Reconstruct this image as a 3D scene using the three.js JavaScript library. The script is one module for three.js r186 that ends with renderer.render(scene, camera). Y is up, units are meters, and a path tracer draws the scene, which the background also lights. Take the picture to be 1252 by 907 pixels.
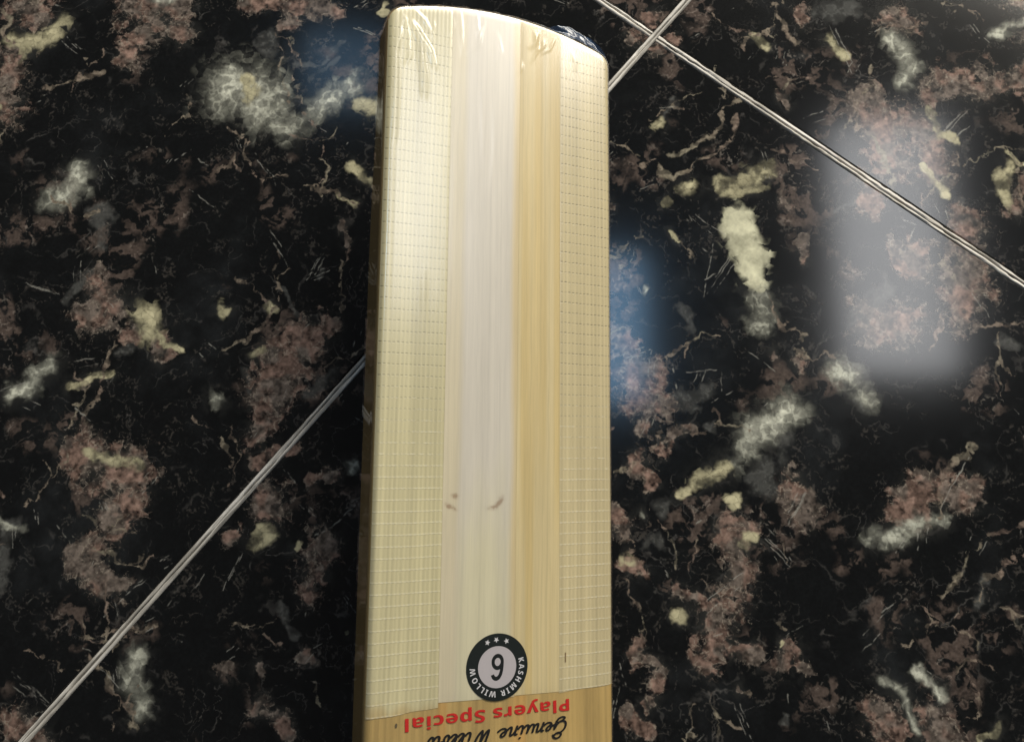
import * as THREE from 'three';
import { mergeGeometries } from 'three/addons/utils/BufferGeometryUtils.js';
import { RectAreaLightUniformsLib } from 'three/addons/lights/RectAreaLightUniformsLib.js';

// ---------------------------------------------------------------- camera, lamps, exposure
const scene = new THREE.Scene();
const camera = new THREE.PerspectiveCamera(48.79, 1252 / 907, 0.02, 20);
camera.position.set(0.016168, 0.405344, 0.073566);
camera.up.set(-0.0062892, 0.1960313, -0.9805775);
camera.lookAt(0.016168 - 0.0312426, 0.405344 - 0.9801567, 0.073566 - 0.1957468);
camera.updateMatrixWorld();

const renderer = new THREE.WebGLRenderer({ antialias: true });
renderer.setSize(1252, 907);
renderer.toneMapping = THREE.LinearToneMapping;
renderer.toneMappingExposure = 1.2;
renderer.shadowMap.enabled = true;
scene.background = new THREE.Color().setRGB(0.05, 0.048, 0.047);     // the dim rest of the room
RectAreaLightUniformsLib.init();

// a ceiling fitting: housing, glowing diffuser and an area light of the same size just in front of it
function ceilingLamp(name, label, category, at, aim, w, h, color, intensity) {
  const g = new THREE.Group(); g.name = name; g.position.set(...at);
  g.userData = { label, category };
  if (aim) g.lookAt(...aim); else g.rotation.x = Math.PI / 2;      // no aim: flat under the ceiling, facing down
  scene.add(g);
  const housing = new THREE.Mesh(new THREE.BoxGeometry(w + 0.05, h + 0.05, 0.05), new THREE.MeshStandardMaterial({ color: 0xdddddd, roughness: 0.6 }));
  housing.name = 'lamp_housing'; housing.position.z = -0.032; housing.castShadow = housing.receiveShadow = true; g.add(housing);
  const glow = new THREE.Mesh(new THREE.PlaneGeometry(w, h), new THREE.MeshStandardMaterial({ color: 0x111111, emissive: color, emissiveIntensity: 0.8 }));
  glow.name = 'lamp_diffuser'; glow.position.z = -0.004; g.add(glow);
  const light = new THREE.RectAreaLight(color, intensity, w, h);
  light.name = 'lamp_light'; g.add(light); light.rotation.y = Math.PI; light.position.z = 0.002;
}
const warm = new THREE.Color().setRGB(1, 0.94, 0.83), cool = new THREE.Color().setRGB(0.97, 0.98, 1), blue = new THREE.Color().setRGB(0.36, 0.65, 1);
ceilingLamp('panel_lamp', 'wide warm white panel lamp added out of view beyond the toe on the right, the brightest lamp', 'lamp', [0.95, 1.2, -1.75], [0, 0, -0.05], 1.7, 0.7, warm, 17.2);  // unseen main light added for the bat, placed clear of mirror angles
ceilingLamp('panel_lamp_001', 'dim white panel lamp flat under the ceiling to the right of the bat', 'lamp', [1.23, 2.3, -0.92], null, 0.38, 0.9, cool, 6);
ceilingLamp('ceiling_lamp', 'bluish lamp hanging straight above the right edge of the bat', 'lamp', [0.17, 2.3, -0.62], null, 0.42, 0.5, blue, 5);
ceilingLamp('ceiling_lamp_001', 'bluish lamp hanging far behind the toe on the left', 'lamp', [-0.7, 2.3, -1.6], null, 0.3, 0.3, blue, 1);

const MARKS = {
  brown: "9.3: -146 -217 -123 -216 -100 -213; 5.5: -126 -203 -122 -208; 3: -88 -85 -86 -75; 9.3: -93 -31 -101 -24; 17.8: -107 -21 -115 -10; 16.9: -117 -9 -120 7; 10: -122 13 -127 26; 4.5: -126 40 -117 36 -107 32; 4.1: -95 49 -90 44 -85 48; 11.4: -116 56 -116 64; 5.7: -132 76 -135 78; 11.3: -87 78 -91 91; 7.2: -92 93 -95 103; 5.1: -96 132; 3.1: -114 139 -113 136; 4.3: -131 137; 5.5: -114 150 -117 156; 5.1: -111 156 -104 159 -100 167; 8.1: 81 -207; 8: 70 -196; 5.3: 89 -195; 6.7: 79 -186; 6.2: 158 -209 160 -204; 3.9: 146 -158 147 -154; 3.4: 142 -103 146 -95; 5: 151 -79 153 -67; 3.9: 54 -96; 14.1: 58 -23 64 -13; 14.8: 68 -8 72 7; 8.1: 72 12 70 20; 4.8: 65 36 64 41 72 50; 4.8: 91 21 83 24 75 34; 3.3: 134 -17; 4.9: 147 -15; 7.9: 139 44; 9.4: 143 54 145 61; 11: 109 68 115 71; 7.9: 54 65 58 70; 7: 61 90; 10.2: 109 73 111 86; 12.4: 111 90 108 101; 11.6: 106 104 99 108; 10: 101 112 103 116; 8.4: 100 120 96 131; 5: 84 99 94 103; 5: 106 125 116 125 122 130; 8.4: 136 125 136 133; 4.2: 66 121 62 127 62 131; 4.2: 65 130 73 132 73 137; 5.3: 71 142 68 151; 5.3: 58 156 62 161 68 163; 3: 111 141",
  dim: "10.1: -137 -193; 2.7: -117 -180 -103 -179 -92 -193; 2.3: -109 -171 -94 -182; 3.4: -99 -59; 2.6: -117 -52 -108 -37; 3.8: -133 -6 -131 3; 8.4: -89 -6 -101 6; 3.6: -108 108 -99 123; 2.6: 82 -145 89 -158; 5.8: 89 -41 93 -33; 11.3: 94 10; 4: 102 19; 15.9: 124 41; 13.6: 138 25; 7.1: 78 57; 7.1: 69 78; 3: 132 157",
  cloud: "20.9: -154 -163 -142 -161 -136 -155; 11.6: -119 -140 -103 -154 -86 -167; 5: -145 7; 4.1: -77 43; 10: 128 -51 130 -37; 2.9: 72 -51; 12.1: 141 10 132 15; 10.4: 129 19 121 23; 8.8: 119 29 114 36; 2.4: 67 62",
  cream: "8.2: -143 -169 -142 -158; 9.9: -81 -157 -73 -153; 6.2: -84 -119 -73 -109; 3.1: -90 -100 -80 -95; 4.6: -69 -212; 5.6: -149 -37; 3.9: -125 -43 -121 -39; 5.1: -124 -17 -128 -14; 7.3: -117 74 -119 79; 4: -101 79; 2: -75 120; 4: 132 -195 140 -189; 3.5: 79 -140 82 -145; 8.5: 112 -109 122 -107; 9.4: 126 -110 137 -117; 6.4: 93 -107 97 -108; 3.8: 83 -97 85 -100; 2.5: 84 -81 88 -76; 8: 108 39 94 47; 5.2: 91 51 86 54; 5.1: 109 55; 5.9: 61 84; 4.6: 82 110 86 111; 6.2: 116 77; 1.9: 133 122",
  vein: "1.8: -157 -140 -144 -130 -134 -112 -121 -113; 2.6: -111 -110 -94 -102 -78 -93; 1.1: -126 -190 -126 -174 -120 -159; 2.6: -143 -58 -131 -49 -121 -40 -127 -31 -132 -23 -146 -16; 1.3: -89 -65 -89 -52 -88 -38; 1.1: -84 -74 -88 -63; 1.7: -141 19 -135 37 -138 51; 1.2: -89 144 -84 154; 1.8: 111 -211 117 -202 128 -197 132 -195; 2.7: 142 -215 148 -202 158 -191; 3: 124 -157 118 -152 115 -143 105 -136; 3.5: 105 -136 96 -131 86 -124; 2.2: 124 -147 117 -135 108 -124 97 -117; 3: 80 -119 87 -112 95 -117; 1.7: 69 -118 78 -123; 1.3: 88 -76 96 -68; 2.1: 134 -44 141 -29 149 -25; 1.6: 76 64 80 69; 1.6: 81 71 82 79 81 88; 2: 94 72 92 81 91 88; 1.4: 94 93 100 99; 1.5: 99 144 97 149 106 157 112 160; 0.9: 91 150 84 165; 0.9: 100 154 100 164; 0.9: 114 142 124 147; 1: 129 111 135 116; 0.8: 132 74 136 83 144 88; 1: 67 107 69 119",
  scratch: "0.7: -111 42 -104 50; 0.9: -74 61 -84 71 -93 75; 0.6: -95 110 -96 119; 0.6: -82 122 -90 128; 0.6: -98 142 -86 144; 0.7: 69 -81 63 -66; 0.6: 70 -106 77 -109; 0.5: 108 -78 104 -61 100 -46; 0.8: 84 -12 86 6; 0.6: 90 -8 106 -9; 0.5: 118 -21 136 -8; 0.6: 108 -15 108 1",
  bright: "18.6: 120 -88 124 -74; 14.2: 126 -70 128 -55",
};// ---------------------------------------------------------------- helpers
function rng(seed) { let s = seed >>> 0; return () => { s = (s + 0x6D2B79F5) | 0; let t = Math.imul(s ^ (s >>> 15), 1 | s); t = (t + Math.imul(t ^ (t >>> 7), 61 | t)) ^ t; return ((t ^ (t >>> 14)) >>> 0) / 4294967296; }; }
const LAT = 256, lattice = new Float32Array(LAT * LAT);
{ const r = rng(11); for (let i = 0; i < lattice.length; i++) lattice[i] = r(); }
function vnoise(x, y) {                                  // value noise, 0..1
  const xi = Math.floor(x), yi = Math.floor(y); let fx = x - xi, fy = y - yi;
  fx = fx * fx * (3 - 2 * fx); fy = fy * fy * (3 - 2 * fy);
  const x0 = xi & 255, x1 = (xi + 1) & 255, y0 = (yi & 255) * LAT, y1 = ((yi + 1) & 255) * LAT;
  const a = lattice[y0 + x0], b = lattice[y0 + x1], c = lattice[y1 + x0], d = lattice[y1 + x1];
  return a + (b - a) * fx + (c - a) * fy + (a - b - c + d) * fx * fy;
}
function fbm(x, y, o) { let s = 0, a = 0.5, t = 0; for (let i = 0; i < o; i++) { s += a * vnoise(x, y); t += a; a *= 0.5; x = x * 2.03 + 17.3; y = y * 2.03 + 5.1; } return s / t; }
function worley(x, y, out) {                              // distance to a cell border, and the cell's own random tone
  const xi = Math.floor(x), yi = Math.floor(y); let d1 = 9, d2 = 9, id = 0;
  for (let j = -1; j <= 1; j++) for (let i = -1; i <= 1; i++) {
    const u = xi + i, v = yi + j, k = ((v * 7 + 3) & 255) * LAT + ((u * 5 + 11) & 255), k2 = ((v * 3 + 90) & 255) * LAT + ((u * 13 + 40) & 255), dx = u + lattice[k] - x, dy = v + lattice[k2] - y, d = dx * dx + dy * dy;
    if (d < d1) { d2 = d1; d1 = d; id = lattice[(k + k2) & 65535]; } else if (d < d2) d2 = d;
  }
  out[0] = Math.sqrt(d2) - Math.sqrt(d1); out[1] = id;
}
const sstep = (a, b, x) => { const t = Math.min(1, Math.max(0, (x - a) / (b - a))); return t * t * (3 - 2 * t); };
const lerp = (a, b, t) => a + (b - a) * t;
const toByte = (v) => { v = Math.max(0, Math.min(1, v)); return Math.round(255 * (v <= 0.0031308 ? v * 12.92 : 1.055 * Math.pow(v, 1 / 2.4) - 0.055)); };
function dataTexture(data, w, h, srgb) {
  const t = new THREE.DataTexture(data, w, h, THREE.RGBAFormat); t.magFilter = THREE.LinearFilter; t.minFilter = THREE.LinearFilter;
  if (srgb) t.colorSpace = THREE.SRGBColorSpace; t.needsUpdate = true; return t;
}
function put(name, geo, mat, parent) { const m = new THREE.Mesh(geo, mat); m.name = name; m.castShadow = m.receiveShadow = true; parent.add(m); return m; }

// ---------------------------------------------------------------- polished marble: one sheet of stone pattern in floor metres
// each mark: width in mm: x z x z ... in mm on the floor
const FX0 = -0.36, FZ0 = -0.30, FS = 0.00036, FW = 2000, FH = 1520;
function marbleTextures() {
  const n = FW * FH, R = new Float32Array(n), G = new Float32Array(n), B = new Float32Array(n), RO = new Float32Array(n);
  const wx = new Float32Array(n), wz = new Float32Array(n), det = new Float32Array(n), fine = new Float32Array(n), crack = new Float32Array(n), clast = new Float32Array(n), wo = [0, 0];
  for (let j = 0; j < FH; j++) for (let i = 0; i < FW; i++) {
    const x = (FX0 + i * FS) * 1000, z = (FZ0 + j * FS) * 1000, k = j * FW + i;      // mm
    wx[k] = 9 * (fbm(x / 15, z / 15, 3) - 0.5) + 3.4 * (fbm(x / 3.1 + 40, z / 3.1, 3) - 0.5);
    wz[k] = 9 * (fbm(x / 15 + 90, z / 15 + 33, 3) - 0.5) + 3.4 * (fbm(x / 3.1, z / 3.1 + 77, 3) - 0.5);
    det[k] = fbm(x / 5.5 + 13, z / 5.5 + 51, 4);
    fine[k] = fbm(x / 1.1 + 3, z / 1.1 + 8, 2);
    worley((x + 0.5 * wx[k]) / 4.2, (z + 0.5 * wz[k]) / 3.6, wo); crack[k] = wo[0]; clast[k] = wo[1];
    const cloud = fbm(x / 38 + 7, z / 38 + 21, 4), gr = sstep(0.55, 0.85, cloud);
    // faint crystalline hairs everywhere in the black
    const hx = x + wx[k] * 1.6, hz = z + wz[k] * 1.6;
    const r1 = Math.abs(vnoise(hx / 21 + 3, hz / 13 + 9) - 0.5), r2 = Math.abs(vnoise(hx / 8 + 31, hz / 11 + 2) - 0.5);
    const hair = (1 - sstep(0, 0.028, r1)) * sstep(0.42, 0.7, det[k]) * 0.03 + (1 - sstep(0, 0.03, r2)) * sstep(0.5, 0.75, fbm(x / 17 + 60, z / 17, 2)) * 0.045 * fine[k] * 2;
    // broken ground: drifts of brown crystals and pale filigree between the larger marks
    const dm = sstep(0.6, 0.72, fbm(x / 30 + 120, z / 30 + 11, 3) + 0.1 * (det[k] - 0.5)), mot = fbm(hx / 4.6 + 70, hz / 4.6, 4), da = dm * sstep(0.46, 0.62, mot) * 0.7;
    const fg = (1 - sstep(0, 0.05, Math.abs(fbm(hx / 7 + 15, hz / 7 + 44, 3) - 0.5))) * sstep(0.44, 0.6, vnoise(x / 12 + 4, z / 12)) * sstep(0.35, 0.65, fine[k]) * (0.35 + 0.65 * dm);
    const b = 0.0042 + 0.005 * fine[k] * det[k] + 0.012 * gr * det[k];
    R[k] = lerp(b + hair * 0.95, 0.105 * (0.5 + fine[k]), da) + fg * 0.11; G[k] = lerp(b * 1.1 + hair * 0.88, 0.078 * (0.5 + fine[k]), da) + fg * 0.095; B[k] = lerp(b * 1.16 + hair * 0.8, 0.064 * (0.5 + fine[k]), da) + fg * 0.08;
  }
  const segDist = (px, pz, ax, az, bx, bz) => { const dx = bx - ax, dz = bz - az, l = dx * dx + dz * dz; let t = l ? ((px - ax) * dx + (pz - az) * dz) / l : 0; t = Math.max(0, Math.min(1, t)); return Math.hypot(px - ax - t * dx, pz - az - t * dz); };
  function paint(kind, width, pts, seed) {
    const pad = width * 2 + 9; let x0 = 1e9, x1 = -1e9, z0 = 1e9, z1 = -1e9;
    for (let i = 0; i < pts.length; i += 2) { x0 = Math.min(x0, pts[i]); x1 = Math.max(x1, pts[i]); z0 = Math.min(z0, pts[i + 1]); z1 = Math.max(z1, pts[i + 1]); }
    const i0 = Math.max(0, Math.floor(((x0 - pad) / 1000 - FX0) / FS)), i1 = Math.min(FW - 1, Math.ceil(((x1 + pad) / 1000 - FX0) / FS));
    const j0 = Math.max(0, Math.floor(((z0 - pad) / 1000 - FZ0) / FS)), j1 = Math.min(FH - 1, Math.ceil(((z1 + pad) / 1000 - FZ0) / FS));
    const hw = width / 2 * (kind === 'brown' ? 1.4 : kind === 'cloud' ? 1.9 : kind === 'cream' ? 1.35 : kind === 'bright' ? 1.15 : kind === 'dim' ? 1.3 : 1), warp = kind === 'scratch' ? 0.3 : kind === 'vein' ? 1.15 : kind === 'brown' ? 0.9 : 0.7;
    for (let j = j0; j <= j1; j++) for (let i = i0; i <= i1; i++) {
      const k = j * FW + i, x = (FX0 + i * FS) * 1000, z = (FZ0 + j * FS) * 1000;
      const px = x + wx[k] * warp, pz = z + wz[k] * warp;
      let d = 1e9;
      if (pts.length === 2) d = Math.hypot(px - pts[0], pz - pts[1]);
      else for (let q = 0; q + 3 < pts.length; q += 2) d = Math.min(d, segDist(px, pz, pts[q], pts[q + 1], pts[q + 2], pts[q + 3]));
      if (d > hw * 1.6 + 6) continue;
      if (kind === 'brown' || kind === 'cream' || kind === 'cloud') {      // thin greenish grey veil round every patch
        const v = 0.55 * (1 - sstep(0.4, 1.5, d / (hw + 2.5) + 1.6 * (det[k] - 0.48))) * sstep(0.36, 0.62, det[k]); R[k] = lerp(R[k], 0.032, v); G[k] = lerp(G[k], 0.032, v); B[k] = lerp(B[k], 0.029, v);
      }
      const D = det[k], f = fine[k]; let a, r, g, b;
      if (kind === 'brown') {
        const n1 = 2.3 * (fbm(x / (hw * 1.1 + 1.5) + seed, z / (hw * 1.1 + 1.5), 3) - 0.5), e = d / hw + 0.75 * n1 + 0.9 * (D - 0.45) + 0.55 * (clast[k] - 0.5);
        const hole = sstep(0.37, 0.52, fbm(x / 3.6 + seed, z / 3.6 + 5, 4) + 0.16 * (1 - e)), soft = vnoise(x / 11 + seed, z / 11);
        a = (1 - sstep(lerp(0.55, 0.95, soft), 1.08, e)) * (0.22 + 0.78 * hole);
        const c = fbm(x / 2.6 + 9, z / 2.6 + seed, 3), t = (0.45 + 1.5 * (c - 0.32) + 0.5 * (f - 0.5)) * (0.7 + 0.6 * clast[k]), pink = sstep(0.4, 0.62, fbm(x / 8 + seed * 2, z / 8, 2));
        r = lerp(0.155, 0.225, pink) * t; g = lerp(0.125, 0.148, pink) * t; b = lerp(0.104, 0.117, pink) * t;
        const fil = Math.max(1 - sstep(0.02, 0.1, crack[k]), 1 - sstep(0, 0.09, Math.abs(fbm(x / 3.3 + 31, z / 3.3 + seed, 3) - 0.5) * 2)) * (1 - sstep(0.1, 0.55, Math.abs(e - 0.85))) * sstep(0.3, 0.6, f);   // pale crystal filigree near the rim
        r = lerp(r, 0.33, fil * 0.75); g = lerp(g, 0.28, fil * 0.75); b = lerp(b, 0.22, fil * 0.75); a = Math.max(a, fil * 0.7);
      } else if (kind === 'cream' || kind === 'bright' || kind === 'cloud') {
        const n1 = 2 * (fbm(x / (hw * 1.2 + 2) + seed, z / (hw * 1.2 + 2), 3) - 0.5), e = d / hw + 0.55 * n1 + 0.6 * (D - 0.47) + 0.45 * (clast[k] - 0.5);
        const c = fbm(x / 6 + seed, z / 6 + 4, 4), bil = 1 - Math.min(1, Math.abs(fbm(x / 5 + seed, z / 5, 3) - 0.5) * 6), t = (0.62 + 0.9 * (c - 0.4) + 0.3 * (f - 0.5)) * (0.78 + 0.44 * clast[k]) * (0.6 + 0.4 * sstep(0, 0.08, crack[k]));
        if (kind === 'cream') { a = (1 - sstep(0.35, 1.05, e)) * (0.35 + 0.65 * sstep(0.32, 0.55, c)); r = 0.52 * t; g = 0.475 * t; b = 0.30 * t; }
        else if (kind === 'bright') { a = 1 - sstep(0.5, 1.12, e); const u = (0.85 + 0.9 * (c - 0.5) + 0.2 * (f - 0.5)) * (0.88 + 0.2 * clast[k]); r = 0.66 * u; g = 0.64 * u; b = 0.45 * u; }
        else { const core = 1 - sstep(-0.1, 1.1, e); a = core * (0.35 + 0.35 * c + 0.55 * sstep(0.45, 0.95, bil * 0.7 + core * 0.45)); r = 0.60 * t; g = 0.60 * t; b = 0.49 * t; }
      } else if (kind === 'dim') {
        const c = fbm(x / 5 + seed, z / 5, 4), bil = 1 - Math.min(1, Math.abs(c - 0.5) * 7), e = d / hw + 1.4 * (D - 0.47) + 1.6 * (fbm(x / (hw * 1.3 + 2), z / (hw * 1.3 + 2) + seed, 3) - 0.5);
        a = (1 - sstep(0.2, 1.15, e)) * (0.4 + 0.6 * c); const t = 0.35 + 0.9 * c + 0.7 * bil * sstep(0.4, 0.6, f); r = 0.078 * t; g = 0.078 * t; b = 0.072 * t;
      } else if (kind === 'vein') {
        const w = hw * (0.15 + 1.15 * vnoise(x / 7 + seed, z / 7));
        a = (1 - sstep(0.45 * w, w + 0.3, d + (f - 0.5) * 1.2 + (clast[k] - 0.5) * 1.3)) * (0.35 + 0.65 * sstep(0.35, 0.6, vnoise(x / 2.3, z / 2.3 + seed)));
        const t = 0.55 + 0.9 * (f - 0.35), m = vnoise(x / 14 + seed * 3, z / 14); r = lerp(0.30, 0.26, m) * t; g = lerp(0.27, 0.185, m) * t; b = lerp(0.195, 0.15, m) * t;
      } else {                                                                          // straight hairline fracture
        a = (1 - sstep(0.1, hw + 0.12, d)) * 0.6 * sstep(0.2, 0.7, vnoise(x / 1.7 + seed, z / 1.7)) * sstep(0.25, 0.55, vnoise(x / 5 + seed, z / 5)); r = 0.33; g = 0.32; b = 0.28;
      }
      R[k] = lerp(R[k], r, a); G[k] = lerp(G[k], g, a); B[k] = lerp(B[k], b, a);
    }
  }
  const order = ['dim', 'brown', 'cloud', 'cream', 'bright', 'vein', 'scratch']; let seed = 1;
  // stone beyond the marks below: veins, patches and clouds strewn at random
  const r = rng(77), strewn = [];
  for (let q = 0; q < 520; q++) {
    const x = lerp(-365, 365, r()), z = lerp(-305, 250, r()), kind = ['brown', 'brown', 'brown', 'cloud', 'cream', 'vein', 'vein', 'dim', 'scratch', 'scratch'][Math.floor(r() * 10)];
    const t = r() * 6.28, w = kind === 'vein' ? 1 + 2.5 * r() : kind === 'scratch' ? 0.5 + 0.3 * r() : kind === 'brown' ? 4 + 14 * r() : 3 + 13 * r() * r();
    let L = kind === 'scratch' ? 6 + 16 * r() : kind === 'vein' ? 12 + 26 * r() : 4 + 20 * r(), a = t, px = x, pz = z; const pts = [Math.round(px), Math.round(pz)];
    for (let s = 0; s < (kind === 'scratch' ? 1 : 3); s++) { px += Math.cos(a) * L / 2; pz += Math.sin(a) * L / 2; a += (r() - 0.5) * 1.6; pts.push(px, pz); }
    const near = (u, v) => u > -166 && u < 166 && v > -230 && v < 180, inPhoto = pts.some((_, i) => i % 2 === 0 && near(pts[i] - 0, pts[i + 1]));
    if (inPhoto && !(kind === 'scratch' && w < 0.75 && q % 3 === 0)) continue;
    strewn.push([kind, w, pts]);
  }
  for (let q = 0; q < 170; q++) {                         // fine straight fractures, in loose bundles
    const x = lerp(-300, 300, r()), z = lerp(-230, 180, r()), a = (r() < 0.5 ? 0.9 : 2.3) + (r() - 0.5) * 1.2, L = 4 + 22 * r() * r();
    for (let s = 0; s < 1 + 2.4 * r(); s++) { const ox = (r() - 0.5) * 7, oz = (r() - 0.5) * 7, k = 0.5 + 0.8 * r(); strewn.push(['scratch', 0.3 + 0.35 * r(), [x + ox, z + oz, x + ox + Math.cos(a) * L * k, z + oz + Math.sin(a) * L * k]]); }
  }
  for (let q = 0; q < 70; q++) {                          // thin crystalline threads that wander and fork
    let x = lerp(-300, 300, r()), z = lerp(-230, 180, r()), a = r() * 6.28; const pts = [x, z], w = 0.5 + 0.9 * r();
    for (let s = 0; s < 4; s++) { const l = 4 + 7 * r(); a += (r() - 0.5) * 1.5; x += Math.cos(a) * l; z += Math.sin(a) * l; pts.push(x, z); if (s === 1) { const c = a + (r() < 0.5 ? 0.9 : -0.9); strewn.push(['vein', w * 0.7, [x, z, x + Math.cos(c) * 8, z + Math.sin(c) * 8]]); } }
    strewn.push(['vein', w, pts]);
  }
  for (const kind of order) {
    for (const [k2, w, pts] of strewn) if (k2 === kind) paint(kind, w, pts, seed++);
    for (const m of MARKS[kind].split(';')) { const [w, p] = m.split(':'), pts = p.trim().split(/\s+/).map(Number);
      if (pts.length === 2) { const a = r() * 6.28, l = +w * (0.25 + 0.4 * r()); pts.push(pts[0] + Math.cos(a) * l, pts[1] + Math.sin(a) * l, pts[0] + Math.cos(a + 1 + r()) * l * 1.3, pts[1] + Math.sin(a + 1 + r()) * l * 1.3); }
      paint(kind, +w * (p.trim().split(/\s+/).length === 2 ? 0.8 : 1), pts, seed++); }
  }
  const px = new Uint8Array(n * 4);
  for (let k = 0; k < n; k++) { px[4 * k] = toByte(R[k]); px[4 * k + 1] = toByte(G[k]); px[4 * k + 2] = toByte(B[k]); px[4 * k + 3] = 255; }
  const color = dataTexture(px, FW, FH, true);
  color.wrapS = color.wrapT = THREE.MirroredRepeatWrapping;
  return color;
}
const marble = new THREE.MeshPhysicalMaterial({ map: marbleTextures(), roughness: 0.12, ior: 1.5 });

// ---------------------------------------------------------------- floor: tiles set on the diagonal with pale grooved grout
const floor = new THREE.Group(); floor.name = 'floor'; floor.userData.kind = 'structure'; scene.add(floor);
const corner = [0.079, -0.195], angA = 37.515 * Math.PI / 180, angB = 129.664 * Math.PI / 180;
const eA = [Math.cos(angA), Math.sin(angA)], eB = [Math.cos(angB), Math.sin(angB)], TILE = 0.6, JOINT = 0.0041;
{
  const det = eA[0] * eB[1] - eA[1] * eB[0], inset = JOINT / 2 / Math.abs(det);
  const P = (a, b) => [corner[0] + a * eA[0] + b * eB[0], corner[1] + a * eA[1] + b * eB[1]];
  for (let i = -2; i < 2; i++) for (let j = -2; j < 2; j++) {
    const rr = rng(900 + i * 10 + j), lo = inset, hi = TILE - inset;
    const sides = 60, ring = [];
    const walk = (a0, b0, a1, b1) => { for (let s = 0; s < sides; s++) { const t = s / sides, w = (s ? 1 : 0); ring.push([lerp(a0, a1, t), lerp(b0, b1, t), w * ((rr() - 0.5) * 0.0003 + (rr() > 0.88 ? 0.0005 * rr() : 0))]); } };
    walk(lo, lo, hi, lo); walk(hi, lo, hi, hi); walk(hi, hi, lo, hi); walk(lo, hi, lo, lo);
    const m = TILE / 2, levels = [[0, -0.008], [0, -0.0006], [0.00022, -0.0002], [0.0006, 0]];   // outer wall, then the eased arris
    const pos = [], uv = [], idx = [];
    const push = (a, b, y) => { const [x, z] = P(i * TILE + a, j * TILE + b); pos.push(x, y, z); uv.push((x - FX0) / (FW * FS), (z - FZ0) / (FH * FS)); };
    for (const [d, y] of levels) for (const [a, b, w] of ring) { const s = (m - d - Math.abs(w)) / m; push(m + (a - m) * s, m + (b - m) * s, y); }
    const n = ring.length;
    for (let l = 0; l < levels.length - 1; l++) for (let k = 0; k < n; k++) { const a = l * n + k, b = l * n + (k + 1) % n; idx.push(a, a + n, b, b, a + n, b + n); }
    push(m, m, 0); const c = pos.length / 3 - 1;
    for (let k = 0; k < n; k++) { const a = (levels.length - 1) * n + k, b = (levels.length - 1) * n + (k + 1) % n; idx.push(a, c, b); }
    const g = new THREE.BufferGeometry(); g.setAttribute('position', new THREE.Float32BufferAttribute(pos, 3)); g.setAttribute('uv', new THREE.Float32BufferAttribute(uv, 2)); g.setIndex(idx);
    const flat = g.toNonIndexed(); flat.computeVertexNormals();
    put('floor_tile', flat, marble, floor);
  }
  // grout: two ridges with a groove left between them by the trowel
  const groutMat = new THREE.MeshStandardMaterial({ color: new THREE.Color().setRGB(0.74, 0.71, 0.65), roughness: 0.85, vertexColors: true });
  function groutStrip(a0, b0, a1, b1, seed) {
    const rr = rng(seed), [x0, z0] = P(a0, b0), [x1, z1] = P(a1, b1), L = Math.hypot(x1 - x0, z1 - z0), tx = (x1 - x0) / L, tz = (z1 - z0) / L, nx = -tz, nz = tx;
    const prof = [[-1, -1.2], [-0.86, -0.25], [-0.45, 0.0], [-0.18, -0.15], [-0.1, -1.7], [0.12, -1.8], [0.2, -0.25], [0.52, -0.05], [0.88, -0.3], [1, -1.2]];
    const N = Math.round(L / 0.0018), pos = [], col = [], idx = [];
    for (let s = 0; s <= N; s++) {
      const t = s / N * L, wob = (fbm(t * 38 + seed, seed * 3.1, 3) - 0.5) * 1.0, fill = sstep(0.58, 0.72, fbm(t * 70 + seed * 7, 2, 2));
      for (let k = 0; k < prof.length; k++) {
        let [u, y] = prof[k]; if (k > 1 && k < 8) u += wob * 0.55; if (k === 4 || k === 5) y = lerp(y, -0.5, fill);
        y += (rr() - 0.5) * 0.2; if (k > 0 && k < 9) y -= 0.55 * sstep(0.66, 0.78, vnoise(t * 210 + k * 1.7, seed * 5.3));
        const h = u * JOINT * 0.5; pos.push(x0 + tx * t + nx * h, 0.0001 + y * 0.001, z0 + tz * t + nz * h);
        const dirt = (0.6 + 0.4 * sstep(0.3, 0.6, fbm(t * 90 + k * 3, seed + k, 2))) * (0.7 + 0.3 * sstep(0.36, 0.52, fbm(t * 26 + seed, 9 + k * 0.2, 3))) - (k === 4 || k === 5 ? 0.4 : 0); col.push(dirt, dirt * (0.95 + 0.04 * dirt), dirt * (0.86 + 0.12 * dirt));
      }
    }
    const n = prof.length;
    for (let s = 0; s < N; s++) for (let k = 0; k < n - 1; k++) { const a = s * n + k; idx.push(a, a + 1, a + n, a + 1, a + n + 1, a + n); }
    const g = new THREE.BufferGeometry(); g.setAttribute('position', new THREE.Float32BufferAttribute(pos, 3)); g.setAttribute('color', new THREE.Float32BufferAttribute(col, 3)); g.setIndex(idx); g.computeVertexNormals();
    return g;
  }
  for (let i = -2; i <= 2; i++) {
    put('grout_line', groutStrip(i * TILE, -2 * TILE, i * TILE, 2 * TILE, 50 + i), groutMat, floor);
    for (let j = -2; j < 2; j++) put('grout_line', groutStrip(j * TILE + JOINT * 0.5, i * TILE, (j + 1) * TILE - JOINT * 0.5, i * TILE, 70 + i * 9 + j), groutMat, floor);
  }
  const bed = new THREE.PlaneGeometry(3.2, 3.2); bed.rotateX(-Math.PI / 2); bed.translate(0.08, -0.0085, -0.2);
  put('mortar_bed', bed, new THREE.MeshStandardMaterial({ color: new THREE.Color().setRGB(0.2, 0.19, 0.18), roughness: 0.95 }), floor);
}

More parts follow.
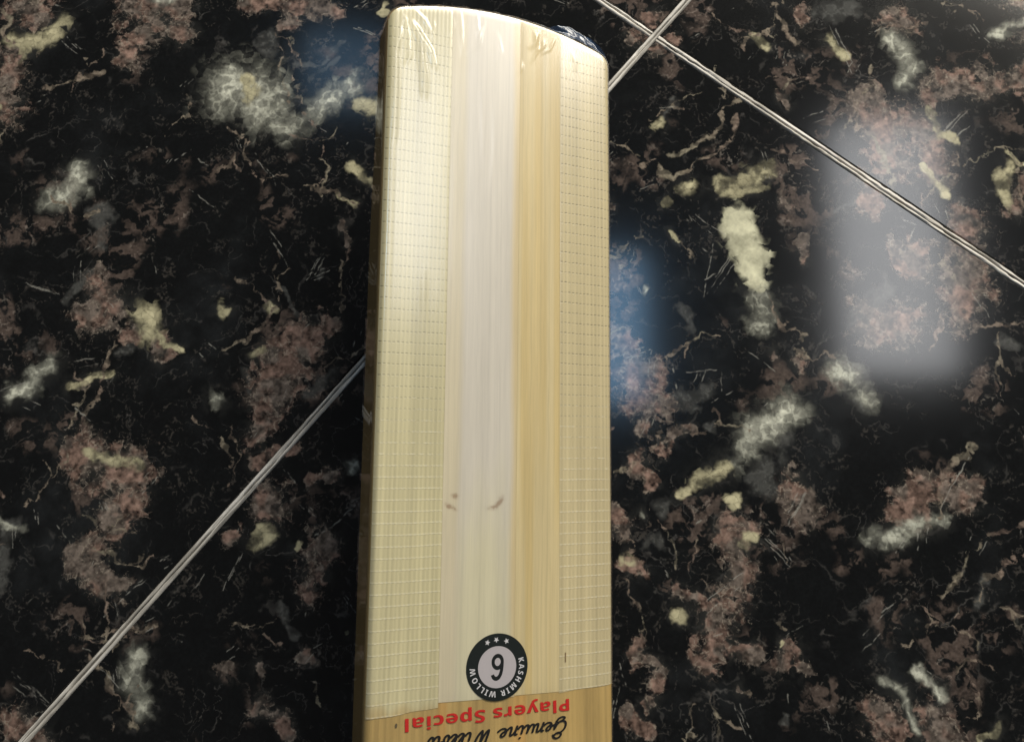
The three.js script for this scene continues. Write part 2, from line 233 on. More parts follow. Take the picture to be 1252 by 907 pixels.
// ---------------------------------------------------------------- the bat
// own axes: x across the face, y out of the face, z from toe to handle; z = 0 lies near the foot of the picture
const bat = new THREE.Group(); bat.name = 'cricket_bat';
bat.userData = { label: 'pale wooden cricket bat in clear plastic wrap lying face up on black marble tiles', category: 'cricket bat' };
{
  const X = new THREE.Vector3(0.92843988, -0.37079399, -0.02261005), Y = new THREE.Vector3(0.3714827, 0.92671859, 0.05650887), Z = new THREE.Vector3().crossVectors(X, Y);
  bat.quaternion.setFromRotationMatrix(new THREE.Matrix4().makeBasis(X, Y, Z));
  bat.position.set(0, 0.0488475, 0.1497219);
  scene.add(bat);
}
const HALF = 0.054, CROWN = 0.0014, ZEND = 0.245, ER = 0.0032;
const bow = (z) => (z > 0 ? 0.25 * z * z : 0);
const edgeT = (z) => z < -0.2 ? lerp(0.021, 0.030, sstep(-0.31, -0.2, z)) : lerp(0.030, 0.018, sstep(-0.01, 0.12, z));
const spineT = (z) => z < -0.12 ? lerp(0.027, 0.0585, sstep(-0.33, -0.12, z)) : lerp(0.0585, 0.034, sstep(-0.13, 0.2, z));
const halfW = (z) => z > 0.19 ? HALF * (1 - 0.62 * Math.pow((z - 0.19) / 0.055, 2.2)) : HALF;
const TOEFIL = 0.0015;
const toeDrop = (x, z) => { const d = z - toeZ(x); return d >= TOEFIL ? 0 : TOEFIL - Math.sqrt(Math.max(0, TOEFIL ** 2 - (TOEFIL - d) ** 2)); };
const toeZ = (x) => { const m = Math.abs(x) * 1000; return -0.311 + 0.001 * (0.003 * (x * 1000 + 4) ** 2 + (m > 48 ? 6 - Math.sqrt(Math.max(0, 36 - (m - 48) ** 2)) : 0)); };
const faceY = (x) => CROWN * (1 - (x / HALF) ** 2);
// half section from the middle of the face round the right edge to the spine, as [x/HALF, y] for the given thickness
function sectionPoints(z) {
  const t = edgeT(z), s = spineT(z), pts = [], nf = 26;
  for (let i = 0; i <= nf; i++) { const x = (HALF - ER) * i / nf; pts.push([x, faceY(x)]); }
  const yb = faceY(HALF - ER);
  for (let i = 1; i <= 7; i++) { const a = i / 7 * Math.PI / 2; pts.push([HALF - ER + ER * Math.sin(a), yb - ER + ER * Math.cos(a)]); }
  for (let i = 1; i <= 6; i++) pts.push([HALF, lerp(yb - ER, -t + ER, i / 6)]);
  for (let i = 1; i <= 6; i++) { const a = i / 6 * Math.PI / 2; pts.push([HALF - ER + ER * Math.cos(a), -t + ER - ER * Math.sin(a)]); }
  for (let i = 1; i <= 14; i++) { const k = i / 14, x = (HALF - ER) * (1 - k); pts.push([x, lerp(-t, -s, Math.pow(k, 1.05)) + (k > 0.9 ? (k - 0.9) * 0.008 : 0)]); }
  return pts;
}
function section(z) { const r = sectionPoints(z), l = r.slice(1, -1).reverse().map(([x, y]) => [-x, y]); return [...r, ...l]; }
function bladeGeometry() {
  const rows = []; const M = 90, pos = [], uv = [], idx = [], fil = TOEFIL;
  for (let j = 0; j <= 5; j++) rows.push({ f: j / 5 });
  for (let j = 1; j <= M; j++) rows.push({ v: j / M });
  const n = section(-0.3).length;
  for (const row of rows) {
    const v = row.v ?? 0, zc = lerp(-0.311 + fil, ZEND, v), s = section(zc), mid = -edgeT(zc) * 0.5, th = (row.f ?? 1) * Math.PI / 2;
    for (const [x0, y0] of s) {
      const z = row.v === undefined ? toeZ(x0) + fil * (1 - Math.cos(th)) : lerp(toeZ(x0) + fil, ZEND, v);
      const shrink = row.v === undefined ? 1 - (fil * (1 - Math.sin(th))) / 0.0118 : 1;
      const x = x0 * halfW(zc) / HALF, y = mid + (y0 - mid) * shrink + bow(z);
      pos.push(x, y, z); uv.push((x0 + HALF) / (2 * HALF), (z + 0.315) / 0.56);
    }
  }
  for (let j = 0; j < rows.length - 1; j++) for (let k = 0; k < n; k++) { const a = j * n + k, b = j * n + (k + 1) % n; idx.push(a, a + n, b, b, a + n, b + n); }
  const half = sectionPoints(-0.3).length, face = 26 + 7 + 3;   // toe cap: quads between mirrored points of face side and back side
  const capTop = [], capBot = [];
  for (let q = 0; q < n; q++) (pos[3 * q + 1] > -0.0105 ? capTop : capBot).push(q);
  const bx = (q) => pos[3 * q]; capTop.sort((a, b) => bx(a) - bx(b)); capBot.sort((a, b) => bx(a) - bx(b));
  let a = 0, b = 0;
  while (a < capTop.length - 1 || b < capBot.length - 1) {
    if (b >= capBot.length - 1 || (a < capTop.length - 1 && bx(capTop[a + 1]) <= bx(capBot[b + 1]))) { idx.push(capTop[a], capTop[a + 1], capBot[b]); a++; } else { idx.push(capTop[a], capBot[b + 1], capBot[b]); b++; }
  }
  const e = (rows.length - 1) * n; pos.push(0, -0.015 + bow(ZEND), ZEND); uv.push(0.5, 1); const c = pos.length / 3 - 1;
  for (let k = 0; k < n; k++) idx.push(e + k, c, e + (k + 1) % n);
  const g = new THREE.BufferGeometry(); g.setAttribute('position', new THREE.Float32BufferAttribute(pos, 3)); g.setAttribute('uv', new THREE.Float32BufferAttribute(uv, 2)); g.setIndex(idx); g.computeVertexNormals();
  return g;
}
// wood: long straight grain
function woodTexture(w, h, mmX, mmZ, fn) {
  const px = new Uint8Array(w * h * 4);
  for (let j = 0; j < h; j++) for (let i = 0; i < w; i++) {
    const c = fn((i + 0.5) / w * mmX, (j + 0.5) / h * mmZ), k = 4 * (j * w + i);
    px[k] = toByte(c[0]); px[k + 1] = toByte(c[1]); px[k + 2] = toByte(c[2]); px[k + 3] = 255;
  }
  const t = dataTexture(px, w, h, true); t.wrapS = t.wrapT = THREE.ClampToEdgeWrapping; return t;
}
const grain = (x, z, s) => {                           // x across, z along, mm
  const xx = x + 1.2 * (fbm(x / 20 + s, z / 90, 2) - 0.5) + 0.25 * (vnoise(x / 2 + s, z / 25) - 0.5);
  return 0.5 * vnoise(xx / 3.4 + s, z / 300) + 0.3 * vnoise(xx / 1.05 + s * 2, z / 140) + 0.2 * vnoise(xx / 0.36 + s * 3, z / 45);
};
const ring = (x, z, s, gap) => { const q = (x + 1.6 * (fbm(z / 70 + s, s * 3, 2) - 0.5) + 0.5 * (vnoise(z / 16 + s, 4) - 0.5)) / gap, c = Math.floor(q), w = vnoise(c * 3.7 + s, z / 120); return (1 - sstep(0.05, 0.16 + 0.2 * w, Math.abs(q - c - 0.5 - 0.3 * (lattice[(c * 31 + 900) & 255] - 0.5)))) * (0.3 + 0.9 * w) * (0.55 + 0.45 * vnoise(x / 0.3, z / 5)); };
const bladeMat = new THREE.MeshPhysicalMaterial({
  roughness: 0.55, map: woodTexture(640, 2048, 108, 560, (x, z) => {
    const g = grain(x, z, 5), p = fbm(x / 16, z / 45 + 9, 3), f = fbm(x / 0.5, z / 3, 2);
    const t = 0.8 - 0.09 * ring(x, z, 2, 3.1) + 0.5 * (g - 0.5) + 0.25 * (p - 0.5) + 0.08 * (f - 0.5), red = sstep(0.5, 0.75, fbm(x / 5 + 4, z / 130, 2));
    return [0.57 * t, lerp(0.39, 0.345, red) * t, lerp(0.14, 0.11, red) * t];
  }),
});
put('blade', bladeGeometry(), bladeMat, bat);

// sheets that lie on the face: a curved slab dz proud of the wood between x0..x1 and its own end lines
function faceSheet(x0, x1, z0, z1, lift, thick, nx, nz) {
  const pos = [], uv = [], idx = []; const roundX = (x) => { const m = Math.abs(x), lim = HALF - ER; if (m <= lim) return faceY(x); const s = Math.min(1, (m - lim) / ER); return faceY(lim) - ER + ER * Math.sqrt(Math.max(0, 1 - s * s)); };
  for (let j = 0; j <= nz; j++) for (let i = 0; i <= nx; i++) {
    const u = i / nx, v = j / nz, x = lerp(x0, x1, u), za = z0(x), zb = z1(x), z = lerp(za, zb, v < 0.06 ? v * v / 0.06 * 0.5 + v * 0.5 : v), rim = (i === 0 || i === nx || j === 0 || j === nz) ? 0 : 1;
    pos.push(x, roundX(x) - toeDrop(x, z) + lift + (rim ? thick : thick * 0.5), z); uv.push(u, (z + 0.311) / 0.306);
  }
  for (let j = 0; j < nz; j++) for (let i = 0; i < nx; i++) { const a = j * (nx + 1) + i; idx.push(a, a + nx + 1, a + 1, a + 1, a + nx + 1, a + nx + 2); }
  const g = new THREE.BufferGeometry(); g.setAttribute('position', new THREE.Float32BufferAttribute(pos, 3)); g.setAttribute('uv', new THREE.Float32BufferAttribute(uv, 2)); g.setIndex(idx); g.computeVertexNormals();
  return g;
}
// gold strip: a plank of darker willow right of the middle, the pale strip left of it
const toeIn = (x) => toeZ(x) + 0.0007;
const paleMat = new THREE.MeshPhysicalMaterial({
  roughness: 0.4, clearcoat: 0.7, clearcoatRoughness: 0.3, map: woodTexture(256, 2048, 33, 300, (x, z) => {
    const g = grain(x + 40, z, 8), p = fbm(x / 9, z / 60 + 3, 3), cream = 1 - sstep(5, 9, x + 3 * (p - 0.5)) * 1, bot = sstep(190, 260, z + 60 * (p - 0.5));
    let t = 0.96 - 0.055 * ring(x, z, 5, 2.6) + 0.2 * (g - 0.5) + 0.14 * (p - 0.5) + 0.09 * (fbm(x / 0.35, z / 9, 2) - 0.5);
    let r = lerp(0.645, 0.645, cream), gg = lerp(0.59, 0.565, cream), b = lerp(0.49, 0.38, Math.max(cream * 0.9, bot * 0.8));
    // grey knot smears two thirds of the way down
    const smear = (cx, cz, a, len, wid) => { const dx = x - cx + 1.1 * (fbm(x / 1.6, z / 1.6, 2) - 0.5), dz = z - cz + 1.1 * (fbm(x / 1.6 + 9, z / 1.6, 2) - 0.5), u = dx * Math.cos(a) + dz * Math.sin(a), v = -dx * Math.sin(a) + dz * Math.cos(a) + 0.05 * u * u; return Math.exp(-((u / len) ** 2) - (v / wid) ** 2); };
    const k = Math.min(0.5, (0.62 * smear(5.2, 214.6, 0.2, 1.2, 0.9) + 0.6 * smear(2.8, 218.6, 0.3, 1.5, 0.8) + 0.42 * smear(5.0, 219.8, 0.5, 1.4, 0.6) + 0.66 * smear(25.6, 216.6, -0.9, 1.9, 1.1) + 0.45 * smear(22.8, 219.2, -0.25, 2.6, 0.9)) * (0.5 + vnoise(x / 0.6, z / 0.9)));
    r *= 1 - 0.8 * k; gg *= 1 - k; b *= 1 - 1.1 * k;
    const q = sstep(28.5, 32.6, x + 1.6 * (vnoise(z / 40, 3) - 0.5) + 1.2 * (g - 0.5));
    r = lerp(r, 0.63, q); gg = lerp(gg, 0.505, q); b = lerp(b, 0.28, q);
    return [r * t, gg * t, b * t];
  }),
});
const pale = put('facing_strip', faceSheet(-0.02495, 0.00735, toeIn, () => -0.0104, 0.00004, 0.00022, 30, 110), paleMat, bat);
pale.userData.label = 'pale greyish strip of facing down the middle of the blade';
const goldMat = new THREE.MeshPhysicalMaterial({
  roughness: 0.5, map: woodTexture(160, 2048, 20, 300, (x, z) => {
    const g = grain(x * 1.3 + 70, z, 3), p = fbm(x / 6, z / 70 + 13, 3), b2 = sstep(0.45, 0.7, vnoise(x / 3.1 + 8, z / 160));
    const t = 0.97 - 0.1 * ring(x, z, 8, 2.3) + 0.3 * (g - 0.5) + 0.16 * (p - 0.5) + 0.1 * (fbm(x / 0.35, z / 9, 2) - 0.5);
    return [lerp(0.625, 0.60, b2) * t, lerp(0.51, 0.465, b2) * t, lerp(0.275, 0.215, b2) * t];
  }),
});
const gold = put('facing_strip', faceSheet(0.0074, 0.02755, toeIn, () => -0.0108, 0.00004, 0.0002, 18, 110), goldMat, bat);
gold.userData.label = 'golden strip of straight grained wood beside the pale strip';

// woven fibre panels down both sides: yarns along the blade, a row of stitches every 4.65 mm
function fibreMaps(wmm, hmm, seed, base, dark) {
  const W = 512, H = 2048, px = new Uint8Array(W * H * 4), bp = new Uint8Array(W * H * 4), rp = new Uint8Array(W * H * 4);
  for (let j = 0; j < H; j++) for (let i = 0; i < W; i++) {
    const x = (i + 0.5) / W * wmm, z = (j + 0.5) / H * hmm, k = 4 * (j * W + i);
    const xs = x + 0.25 * (fbm(x / 9 + seed, z / 40, 2) - 0.5), zs = z + x * lerp(-0.03, 0.045, z / hmm) + 0.35 * (fbm(x / 14, z / 30 + seed, 2) - 0.5);
    const yarn = 0.5 + 0.5 * Math.cos(xs / 1.86 * 2 * Math.PI), row = zs / 4.65, rd = (row - Math.floor(row) - 0.5) * 4.65;
    const rj = vnoise(Math.floor(row) * 7.3 + seed, Math.floor(xs / 1.86) * 3.1);
    const cell = xs / 1.86 - Math.floor(xs / 1.86), dash = (1 - sstep(0.14, 0.32, Math.abs(rd + 0.3 * (rj - 0.5)))) * sstep(0.12, 0.26, cell) * (1 - sstep(0.66, 0.84, cell)) * (0.45 + 0.8 * rj);
    const thread = (1 - sstep(0.1, 0.35, Math.abs(rd - 0.1))) * (1 - dash);
    const low = sstep(0.52, 0.72, z / hmm + 0.12 * (rj - 0.5)), start = z > 13.5 ? 1 : 0;                        // film glare put into the colour: dashes dark in upper rows, pale below
    const g = grain(x + seed * 9, z, seed), p = fbm(x / 11 + seed, z / 60, 3);
    const t = 0.92 - 0.06 * ring(x, z, seed, 3.4) + 0.34 * (g - 0.5) + 0.2 * (p - 0.5) + 0.1 * (yarn - 0.5);
    let c = [base[0] * t, base[1] * t, base[2] * t];
    const thin = sstep(0, 5.5, hmm - 0.5 - z - (seed === 3 ? (29 - x) * 0 : 0) - 7 * fbm(x / 5 + seed, 3, 2) + 2), wood = [0.55, 0.375, 0.145];   // resin runs out unevenly at the foot
    for (let q = 0; q < 3; q++) c[q] = lerp(lerp(wood[q] * t * 0.95, c[q], 0.45), c[q], thin);
    for (let q = 0; q < 3; q++) {
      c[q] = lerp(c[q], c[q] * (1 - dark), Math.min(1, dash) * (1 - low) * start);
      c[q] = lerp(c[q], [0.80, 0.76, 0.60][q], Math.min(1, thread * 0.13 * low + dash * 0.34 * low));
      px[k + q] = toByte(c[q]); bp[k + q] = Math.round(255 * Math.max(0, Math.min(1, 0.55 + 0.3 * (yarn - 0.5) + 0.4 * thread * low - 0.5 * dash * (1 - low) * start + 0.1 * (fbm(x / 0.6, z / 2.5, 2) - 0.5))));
      rp[k + q] = Math.round(255 * (0.3 + 0.4 * dash));
    }
    px[k + 3] = bp[k + 3] = rp[k + 3] = 255;
  }
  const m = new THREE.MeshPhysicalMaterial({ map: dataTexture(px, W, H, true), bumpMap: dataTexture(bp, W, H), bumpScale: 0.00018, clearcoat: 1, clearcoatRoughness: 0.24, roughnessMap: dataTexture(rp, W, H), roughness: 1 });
  return m;
}
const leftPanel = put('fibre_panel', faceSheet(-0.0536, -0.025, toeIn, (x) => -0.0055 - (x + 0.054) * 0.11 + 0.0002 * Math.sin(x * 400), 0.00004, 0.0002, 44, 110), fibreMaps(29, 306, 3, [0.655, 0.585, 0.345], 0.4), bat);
leftPanel.userData.label = 'stitched fibre panel along the left edge, shiny under the plastic';
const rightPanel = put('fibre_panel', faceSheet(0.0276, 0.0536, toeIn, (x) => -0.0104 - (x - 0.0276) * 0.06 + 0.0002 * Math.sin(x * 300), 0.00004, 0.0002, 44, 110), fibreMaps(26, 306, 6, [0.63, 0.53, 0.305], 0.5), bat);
rightPanel.userData.label = 'stitched fibre panel along the right edge, upper dashes painted dark for the film glare';

// ---------------------------------------------------------------- print
function decal(name, label, cx, cz, w, h, turn, lift, cw, ch, draw, roughness = 0.5) {
  const cv = document.createElement('canvas'); cv.width = cw; cv.height = ch; const c = cv.getContext('2d'); c.clearRect(0, 0, cw, ch); draw(c, cw, ch);
  const tex = new THREE.CanvasTexture(cv); tex.colorSpace = THREE.SRGBColorSpace;
  const pos = [], uv = [], idx = [], nx = 40, nz = 12, ca = Math.cos(turn), sa = Math.sin(turn);
  for (let j = 0; j <= nz; j++) for (let i = 0; i <= nx; i++) {                          // reads from the handle: u runs to -x, v towards +z
    const u = i / nx, v = j / nz, a = -(u - 0.5) * w, b = (v - 0.5) * h, x = cx + a * ca - b * sa, z = cz + a * sa + b * ca;
    pos.push(x, faceY(x) + lift + bow(z), z); uv.push(u, v);
  }
  for (let j = 0; j < nz; j++) for (let i = 0; i < nx; i++) { const a = j * (nx + 1) + i; idx.push(a, a + 1, a + nx + 1, a + 1, a + nx + 2, a + nx + 1); }
  const g = new THREE.BufferGeometry(); g.setAttribute('position', new THREE.Float32BufferAttribute(pos, 3)); g.setAttribute('uv', new THREE.Float32BufferAttribute(uv, 2)); g.setIndex(idx); g.computeVertexNormals();
  const m = put(name, g, new THREE.MeshPhysicalMaterial({ map: tex, transparent: true, roughness }), bat);
  m.userData.label = label; return m;
}
// round emblem
{
  const g = new THREE.CircleGeometry(0.0134, 72), p = g.attributes.position, uv = g.attributes.uv, pos = [], uvs = [];
  const cx = -0.0003, cz = -0.0227;
  for (let i = 0; i < p.count; i++) { const x = p.getX(i), y = p.getY(i); pos.push(cx - x, faceY(cx - x) + 0.00042, cz + y); uvs.push(uv.getX(i), uv.getY(i)); }
  const e = new THREE.BufferGeometry(); e.setAttribute('position', new THREE.Float32BufferAttribute(pos, 3)); e.setAttribute('uv', new THREE.Float32BufferAttribute(uvs, 2)); e.setIndex(g.index); e.computeVertexNormals();
  const S = 1024, cv = document.createElement('canvas'); cv.width = cv.height = S; const c = cv.getContext('2d');
  c.fillStyle = '#0b1512'; c.fillRect(0, 0, S, S);
  c.fillStyle = '#b7b0b1'; c.beginPath(); c.arc(S / 2, S / 2, S * 0.31, 0, 7); c.fill();
  c.textAlign = 'center'; c.textBaseline = 'alphabetic';
  // numeral 6 drawn with strokes
  c.strokeStyle = '#0b1110'; c.lineWidth = 62; c.lineCap = 'butt';
  c.save(); c.translate(S / 2, S / 2); c.rotate(0.06); c.scale(0.86, 1);
  c.beginPath(); c.ellipse(0, 78, 88, 92, 0, 0, 7); c.stroke();
  c.beginPath(); c.moveTo(84, -118); c.bezierCurveTo(60, -190, -20, -196, -58, -130); c.bezierCurveTo(-86, -84, -92, -10, -88, 84); c.stroke();
  c.restore();
  // KASHMIR WILLOW round the top
  const word = 'KASHMIR WILLOW'; c.fillStyle = '#d2cfd0'; c.font = 'bold 122px sans-serif';
  const widths = [...word].map((ch) => (ch === ' ' ? 40 : c.measureText(ch).width + 6)), total = widths.reduce((a, b) => a + b, 0), a0 = (-180 - 20) * Math.PI / 180, a1 = 3 * Math.PI / 180; let run = 0;
  [...word].forEach((ch, i) => { const a = a0 + (a1 - a0) * (run + widths[i] / 2) / total; run += widths[i]; c.save(); c.translate(S / 2 + Math.cos(a) * S * 0.357, S / 2 + Math.sin(a) * S * 0.357); c.rotate(a + Math.PI / 2); c.fillText(ch, 0, 0); c.restore(); });
  for (const deg of [66, 87, 111]) {
    const a = deg * Math.PI / 180; c.save(); c.translate(S / 2 + Math.cos(a) * S * 0.405, S / 2 + Math.sin(a) * S * 0.405); c.rotate(a + Math.PI / 2); c.beginPath();
    for (let k = 0; k < 10; k++) { const q = k * Math.PI / 5 + Math.PI / 2, r = k % 2 ? 20 : 50; c.lineTo(Math.cos(q) * r, Math.sin(q) * r); } c.fill(); c.restore();
  }
  const tex = new THREE.CanvasTexture(cv); tex.colorSpace = THREE.SRGBColorSpace;
  put('emblem', e, new THREE.MeshPhysicalMaterial({ map: tex, roughness: 0.45 }), bat).userData.label = 'round black and grey emblem with a numeral and three stars';
}
decal('lettering', 'line of red bold lettering across the blade', -0.0028, -0.0042, 0.077, 0.0078, -0.034, 0.0003, 1560, 156, (c, w, h) => {
  c.fillStyle = '#c3211c'; c.font = 'bold 128px sans-serif'; c.textBaseline = 'alphabetic'; c.textAlign = 'left';
  const s = 'Players Special', m = c.measureText(s).width; c.save(); c.translate(50, 124); c.scale((w - 96) / m, 1.03); c.fillText(s, 0, 0); c.restore();
});
// brush script "Genuine Willow": letters of round strokes, slanted
const SCRIPT = {
  G: 'M62 30 C58 6 30 6 24 26 C20 44 48 44 56 28 M48 36 C18 34 0 60 4 82 C8 104 44 100 54 66 M58 60 C56 84 50 112 26 116 C10 118 6 108 20 100 C36 92 52 88 66 78',
  e: 'M6 84 C24 80 36 66 28 58 C18 52 4 72 8 88 C12 102 32 98 44 84', n: 'M6 60 C14 54 16 60 12 76 L6 100 M10 84 C18 62 36 50 36 62 C36 74 28 90 32 98 C36 102 44 94 50 86',
  u: 'M8 60 C4 78 -2 98 8 99 C20 100 28 78 34 60 M34 60 C30 76 24 98 34 99 C42 99 46 90 50 86', i: 'M12 60 C8 76 2 98 12 99 C20 99 24 90 28 86 M17 40 L19 38',
  W: 'M4 34 C10 14 28 10 26 32 C24 54 10 88 14 100 C26 92 42 60 50 34 C46 60 38 90 42 100 C58 88 74 50 76 26 C78 12 88 14 90 24',
  l: 'M6 90 C24 74 38 40 32 22 C26 14 16 44 10 72 C6 92 8 100 16 99 C24 98 28 90 32 86', o: 'M24 58 C8 60 2 98 14 99 C28 100 36 62 22 60 C26 74 38 72 46 66', w: 'M6 62 C12 58 10 70 8 82 C6 96 10 100 18 98 C28 94 34 76 36 62 C32 80 30 98 40 98 C50 96 58 74 56 60 C60 66 64 66 70 62',
};
const ADV = { G: 66, e: 40, n: 48, u: 48, i: 28, W: 88, l: 32, o: 42, w: 66, ' ': 34 };
decal('lettering', 'line of black brush script lettering below the red line', 0.0002, 0.0046, 0.066, 0.0105, -0.03, 0.0003, 1700, 262, (c, w, h) => {
  c.strokeStyle = '#0d0d0c'; c.lineJoin = 'round'; c.lineCap = 'round'; let x = 40;
  const s = 'Genuine Willow', tot = [...s].reduce((a, ch) => a + ADV[ch], 0), k = (w - 130) / tot;
  for (const ch of s) {
    if (ch !== ' ') {
      const n = SCRIPT[ch]; c.save(); c.translate(x, 12); c.transform(k, 0, -0.26, 1.95, 30, 0);
      for (const [lw, ox] of [[8.2, 0], [9.2, 2]]) { c.lineWidth = lw; c.save(); c.translate(ox, 0); c.stroke(new Path2D(n)); c.restore(); }
      c.restore();
    }
    x += ADV[ch] * k;
  }
});
// small dark nick in the right panel and a speck near the foot
{
  const g = faceSheet(0.0302, 0.0308, () => -0.0266, () => -0.0226, 0.00034, 0.00008, 4, 8);
  put('wood_nick', g, new THREE.MeshStandardMaterial({ color: new THREE.Color().setRGB(0.22, 0.15, 0.07), roughness: 0.9 }), bat);
  const d = new THREE.CircleGeometry(0.0007, 14); d.rotateX(-Math.PI / 2); d.scale(0.7, 1, 1.3); d.translate(-0.0417, faceY(0.0417) + 0.0002, -0.0030);
  put('wood_speck', d, new THREE.MeshStandardMaterial({ color: new THREE.Color().setRGB(0.12, 0.09, 0.045), roughness: 0.9 }), bat);
}

// ---------------------------------------------------------------- handle and grip (they run on below the picture)
{
  const cy = (z) => -0.016 + bow(z), core = [], grip = [];
  const tube = (z0, z1, r, n, ringed) => {
    const pos = [], idx = [], S = 28;
    for (let j = 0; j <= n; j++) { const z = lerp(z0, z1, j / n), rr = r(z) * (ringed ? 1 + 0.025 * Math.sin(z * 1600) : 1); for (let i = 0; i < S; i++) { const a = i / S * 2 * Math.PI; pos.push(Math.cos(a) * rr * 0.94, cy(z) + Math.sin(a) * rr * 1.04, z); } }
    for (let j = 0; j < n; j++) for (let i = 0; i < S; i++) { const a = j * S + i, b = j * S + (i + 1) % S; idx.push(a, a + S, b, b, a + S, b + S); }
    for (const [base, z, flip] of [[0, z0, 0], [n * S, z1, 1]]) { pos.push(0, cy(z), z); const c = pos.length / 3 - 1; for (let i = 0; i < S; i++) { const a = base + i, b = base + (i + 1) % S; flip ? idx.push(a, c, b) : idx.push(a, b, c); } }
    const g = new THREE.BufferGeometry(); g.setAttribute('position', new THREE.Float32BufferAttribute(pos, 3)); g.setIndex(idx); g.computeVertexNormals(); return g;
  };
  put('handle', tube(0.2, 0.53, (z) => lerp(0.0165, 0.0145, sstep(0.22, 0.3, z)), 40, false), new THREE.MeshStandardMaterial({ color: new THREE.Color().setRGB(0.5, 0.34, 0.16), roughness: 0.6 }), bat);
  put('grip', tube(0.27, 0.535, () => 0.0172, 420, true), new THREE.MeshStandardMaterial({ color: new THREE.Color().setRGB(0.02, 0.02, 0.022), roughness: 0.75 }), bat);
}

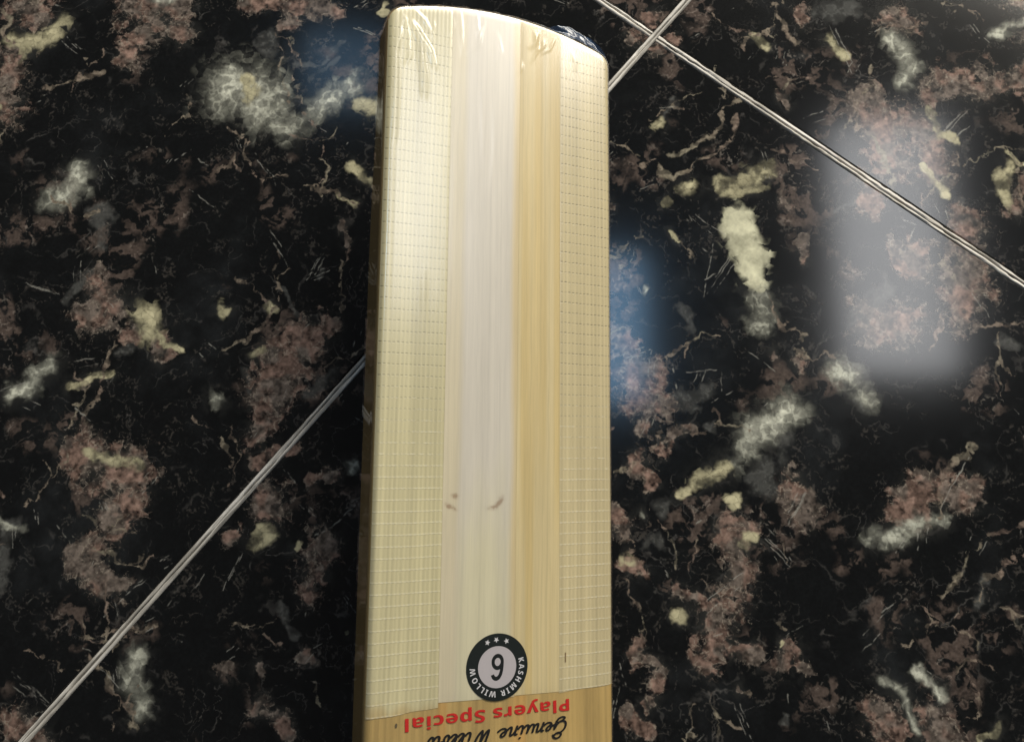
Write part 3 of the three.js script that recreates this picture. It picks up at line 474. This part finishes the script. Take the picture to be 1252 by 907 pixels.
// ---------------------------------------------------------------- clear plastic wrap shrunk over blade
{
  const ridge = (x, z, pts, wid, hgt) => {                // a crease along a polyline, mm
    let best = 1e9, along = 0; for (let q = 0; q + 3 < pts.length; q += 2) { const ax = pts[q], az = pts[q + 1], dx = pts[q + 2] - ax, dz = pts[q + 3] - az, l = dx * dx + dz * dz, t = Math.max(0, Math.min(1, ((x - ax) * dx + (z - az) * dz) / l)), d = Math.hypot(x - ax - t * dx, z - az - t * dz); if (d < best) { best = d; along = (q / 2 + t) / (pts.length / 2 - 1); } }
    return best > 4 * wid ? 0 : hgt * Math.exp(-((best / wid) ** 2)) * Math.sin(Math.PI * Math.min(1, 0.12 + along * 0.88));
  };
  const rc = rng(5), folds = [];
  for (let q = 0; q < 16; q++) { const x = lerp(-50, 50, rc()), z = -306 + 26 * rc() * rc(), a = 1.57 + (rc() - 0.5) * 0.9, l = 5 + 12 * rc(); folds.push([[x, z, x + Math.cos(a) * l * 0.5, z + Math.sin(a) * l * 0.5, x + Math.cos(a + 0.3) * l, z + Math.sin(a + 0.3) * l], 0.5 + 0.5 * rc(), 0.07 + 0.16 * rc()]); }
  for (let q = 0; q < 14; q++) { const x = lerp(-50, 50, rc()), z = lerp(-280, 0, rc()), l = 15 + 40 * rc(); folds.push([[x, z, x + 3 * (rc() - 0.5), z + l * 0.5, x + 4 * (rc() - 0.5), z + l], 0.8 + 0.8 * rc(), 0.04 + 0.07 * rc()]); }
  const lift = (x, z) => {                                // mm above the face
    let h = 0.55 + 0.14 * (fbm(x / 24 + 3, z / 60, 2) - 0.5) + 0.05 * (fbm(x / 6 + 9, z / 26, 2) - 0.5);
    h += ridge(x, z, [-48.5, -294, -50.5, -283, -49.8, -266, -49.6, -240], 1.3, 0.75);
    h += ridge(x, z, [-43.5, -298, -39.6, -290, -37.6, -275, -37.2, -262], 1.3, 0.8);
    h += ridge(x, z, [-41.8, -296, -35.2, -286, -32.5, -277], 1.2, 0.8);
    h += ridge(x, z, [-43, -304, -38, -300, -33, -292], 0.8, 0.5);
    h += ridge(x, z, [-46.5, -300, -45, -292, -44.5, -284], 0.7, 0.4);
    h += ridge(x, z, [-51, -285, -50.9, -200, -51.2, -120], 1.8, 0.2);
    h += ridge(x, z, [-22, -309, -21, -300, -20.5, -285], 0.7, 0.22) + ridge(x, z, [-14, -310, -13.5, -302, -12, -292], 0.8, 0.2);
    for (const [p, w, e] of folds) if (Math.abs(x - p[0]) < 18 && z > p[1] - 5 && z < p[5] + 5) h += ridge(x, z, p, w, e);
    return h;
  };
  const us = []; const lim = HALF - ER, yb = faceY(lim), off = 0.00055;
  // across: up the left side, round the edge, over the face, down the right side
  for (let i = 0; i < 8; i++) us.push(['l', i / 8]);
  for (let i = 0; i < 10; i++) us.push(['a', i / 10]);
  for (let i = 0; i <= 190; i++) us.push(['f', i / 190]);
  for (let i = 1; i <= 8; i++) us.push(['b', i / 8]);
  for (let i = 1; i <= 6; i++) us.push(['r', i / 6]);
  const NZ = 330, pos = [], idx = [], n = us.length;
  for (let j = -6; j <= NZ; j++) for (const [k, t] of us) {
    const v = Math.max(0, j) / NZ, vv = v * v * 0.45 + v * 0.55, zc = lerp(-0.3075, 0.12, vv), T = edgeT(zc);
    let x, y, nx = 0, ny = 1;
    if (k === 'l') { x = -HALF; y = lerp(-T + 0.002, yb - ER, t); nx = -1; ny = 0; } else if (k === 'a') { const a = (1 - t) * Math.PI / 2; nx = -Math.sin(a); ny = Math.cos(a); x = -lim + ER * nx; y = yb - ER + ER * ny; } else if (k === 'f') { x = lerp(-lim, lim, t); y = faceY(x); } else if (k === 'b') { const a = t * Math.PI / 2; nx = Math.sin(a); ny = Math.cos(a); x = lim + ER * nx; y = yb - ER + ER * ny; } else { x = HALF; y = lerp(yb - ER, -T + 0.002, t); nx = 1; ny = 0; }
    const tz = toeZ(x); let z = lerp(tz + 0.0015, 0.12, vv), h = lift(x * 1000, z * 1000) / 1000;
    if (k === 'l') h = lerp(0.00045, h, 0.15);
    let px = x + nx * h, py = y + ny * h + bow(z), pz = z;
    if (j < 0) {                                          // over the toe and down its end
      const th = Math.min(1, -j / 4) * Math.PI / 2, R = 0.0021 + 0.0016 * (fbm(px * 420 + 7, -j * 0.35, 3) - 0.4); pz = tz + 0.0015 - R * Math.sin(th) ; py = y + ny * h - R * (1 - Math.cos(th)) * 0.85 * (ny > 0.2 ? 1 : 0) - (j < -4 ? (-j - 4) * 0.007 * Math.max(0, ny) : 0);
    }
    pos.push(px, py, pz);
  }
  for (let j = 0; j < NZ + 6; j++) for (let i = 0; i < n - 1; i++) { const a = j * n + i; idx.push(a, a + n, a + 1, a + 1, a + n, a + n + 1); }
  const g = new THREE.BufferGeometry(); g.setAttribute('position', new THREE.Float32BufferAttribute(pos, 3)); g.setIndex(idx); g.computeVertexNormals();
  const film = new THREE.MeshPhysicalMaterial({ color: 0xffffff, roughness: 0.19, transmission: 1, thickness: 0, ior: 1.5, side: THREE.DoubleSide });
  const side = g.clone(), front = [], flank = [], nl = 8;
  for (let q = 0; q < idx.length; q += 6) ((q / 6) % (n - 1) < nl + 2 ? flank : front).push(...idx.slice(q, q + 6));
  g.setIndex(front); side.setIndex(flank);
  put('plastic_wrap', side, new THREE.MeshPhysicalMaterial({ color: 0xffffff, roughness: 0.03, transmission: 1, thickness: 0, ior: 1.55, side: THREE.DoubleSide }), bat).userData.label = 'clear plastic drawn tight and shiny over the left side of the blade';
  const wrap = put('plastic_wrap', g, film, bat); wrap.userData.label = 'clear shrunk plastic wrap with creases at the upper left corner';
  // loose crumpled lip of the wrap standing out past the toe
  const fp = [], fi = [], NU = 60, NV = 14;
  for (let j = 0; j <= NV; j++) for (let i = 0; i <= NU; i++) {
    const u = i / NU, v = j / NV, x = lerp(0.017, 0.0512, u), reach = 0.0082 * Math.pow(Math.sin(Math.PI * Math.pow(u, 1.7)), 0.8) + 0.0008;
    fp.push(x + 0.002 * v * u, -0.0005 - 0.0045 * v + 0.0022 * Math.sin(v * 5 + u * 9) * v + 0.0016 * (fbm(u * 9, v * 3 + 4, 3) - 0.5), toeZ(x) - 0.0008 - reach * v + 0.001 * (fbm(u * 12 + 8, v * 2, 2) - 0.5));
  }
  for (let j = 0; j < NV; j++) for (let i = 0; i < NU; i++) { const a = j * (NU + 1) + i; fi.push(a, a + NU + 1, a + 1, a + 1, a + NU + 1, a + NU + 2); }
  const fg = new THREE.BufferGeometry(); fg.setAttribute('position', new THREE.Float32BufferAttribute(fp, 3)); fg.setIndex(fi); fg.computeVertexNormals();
  put('wrap_lip', fg, new THREE.MeshPhysicalMaterial({ color: new THREE.Color().setRGB(0.13, 0.22, 0.4), roughness: 0.25, transmission: 0.8, thickness: 0, ior: 1.6, side: THREE.DoubleSide }), bat).userData.label = 'loose lip of the plastic standing past the toe, blue lamp reflection painted into its colour';  // blue sheen of the lamps put into the film colour
}

renderer.render(scene, camera);
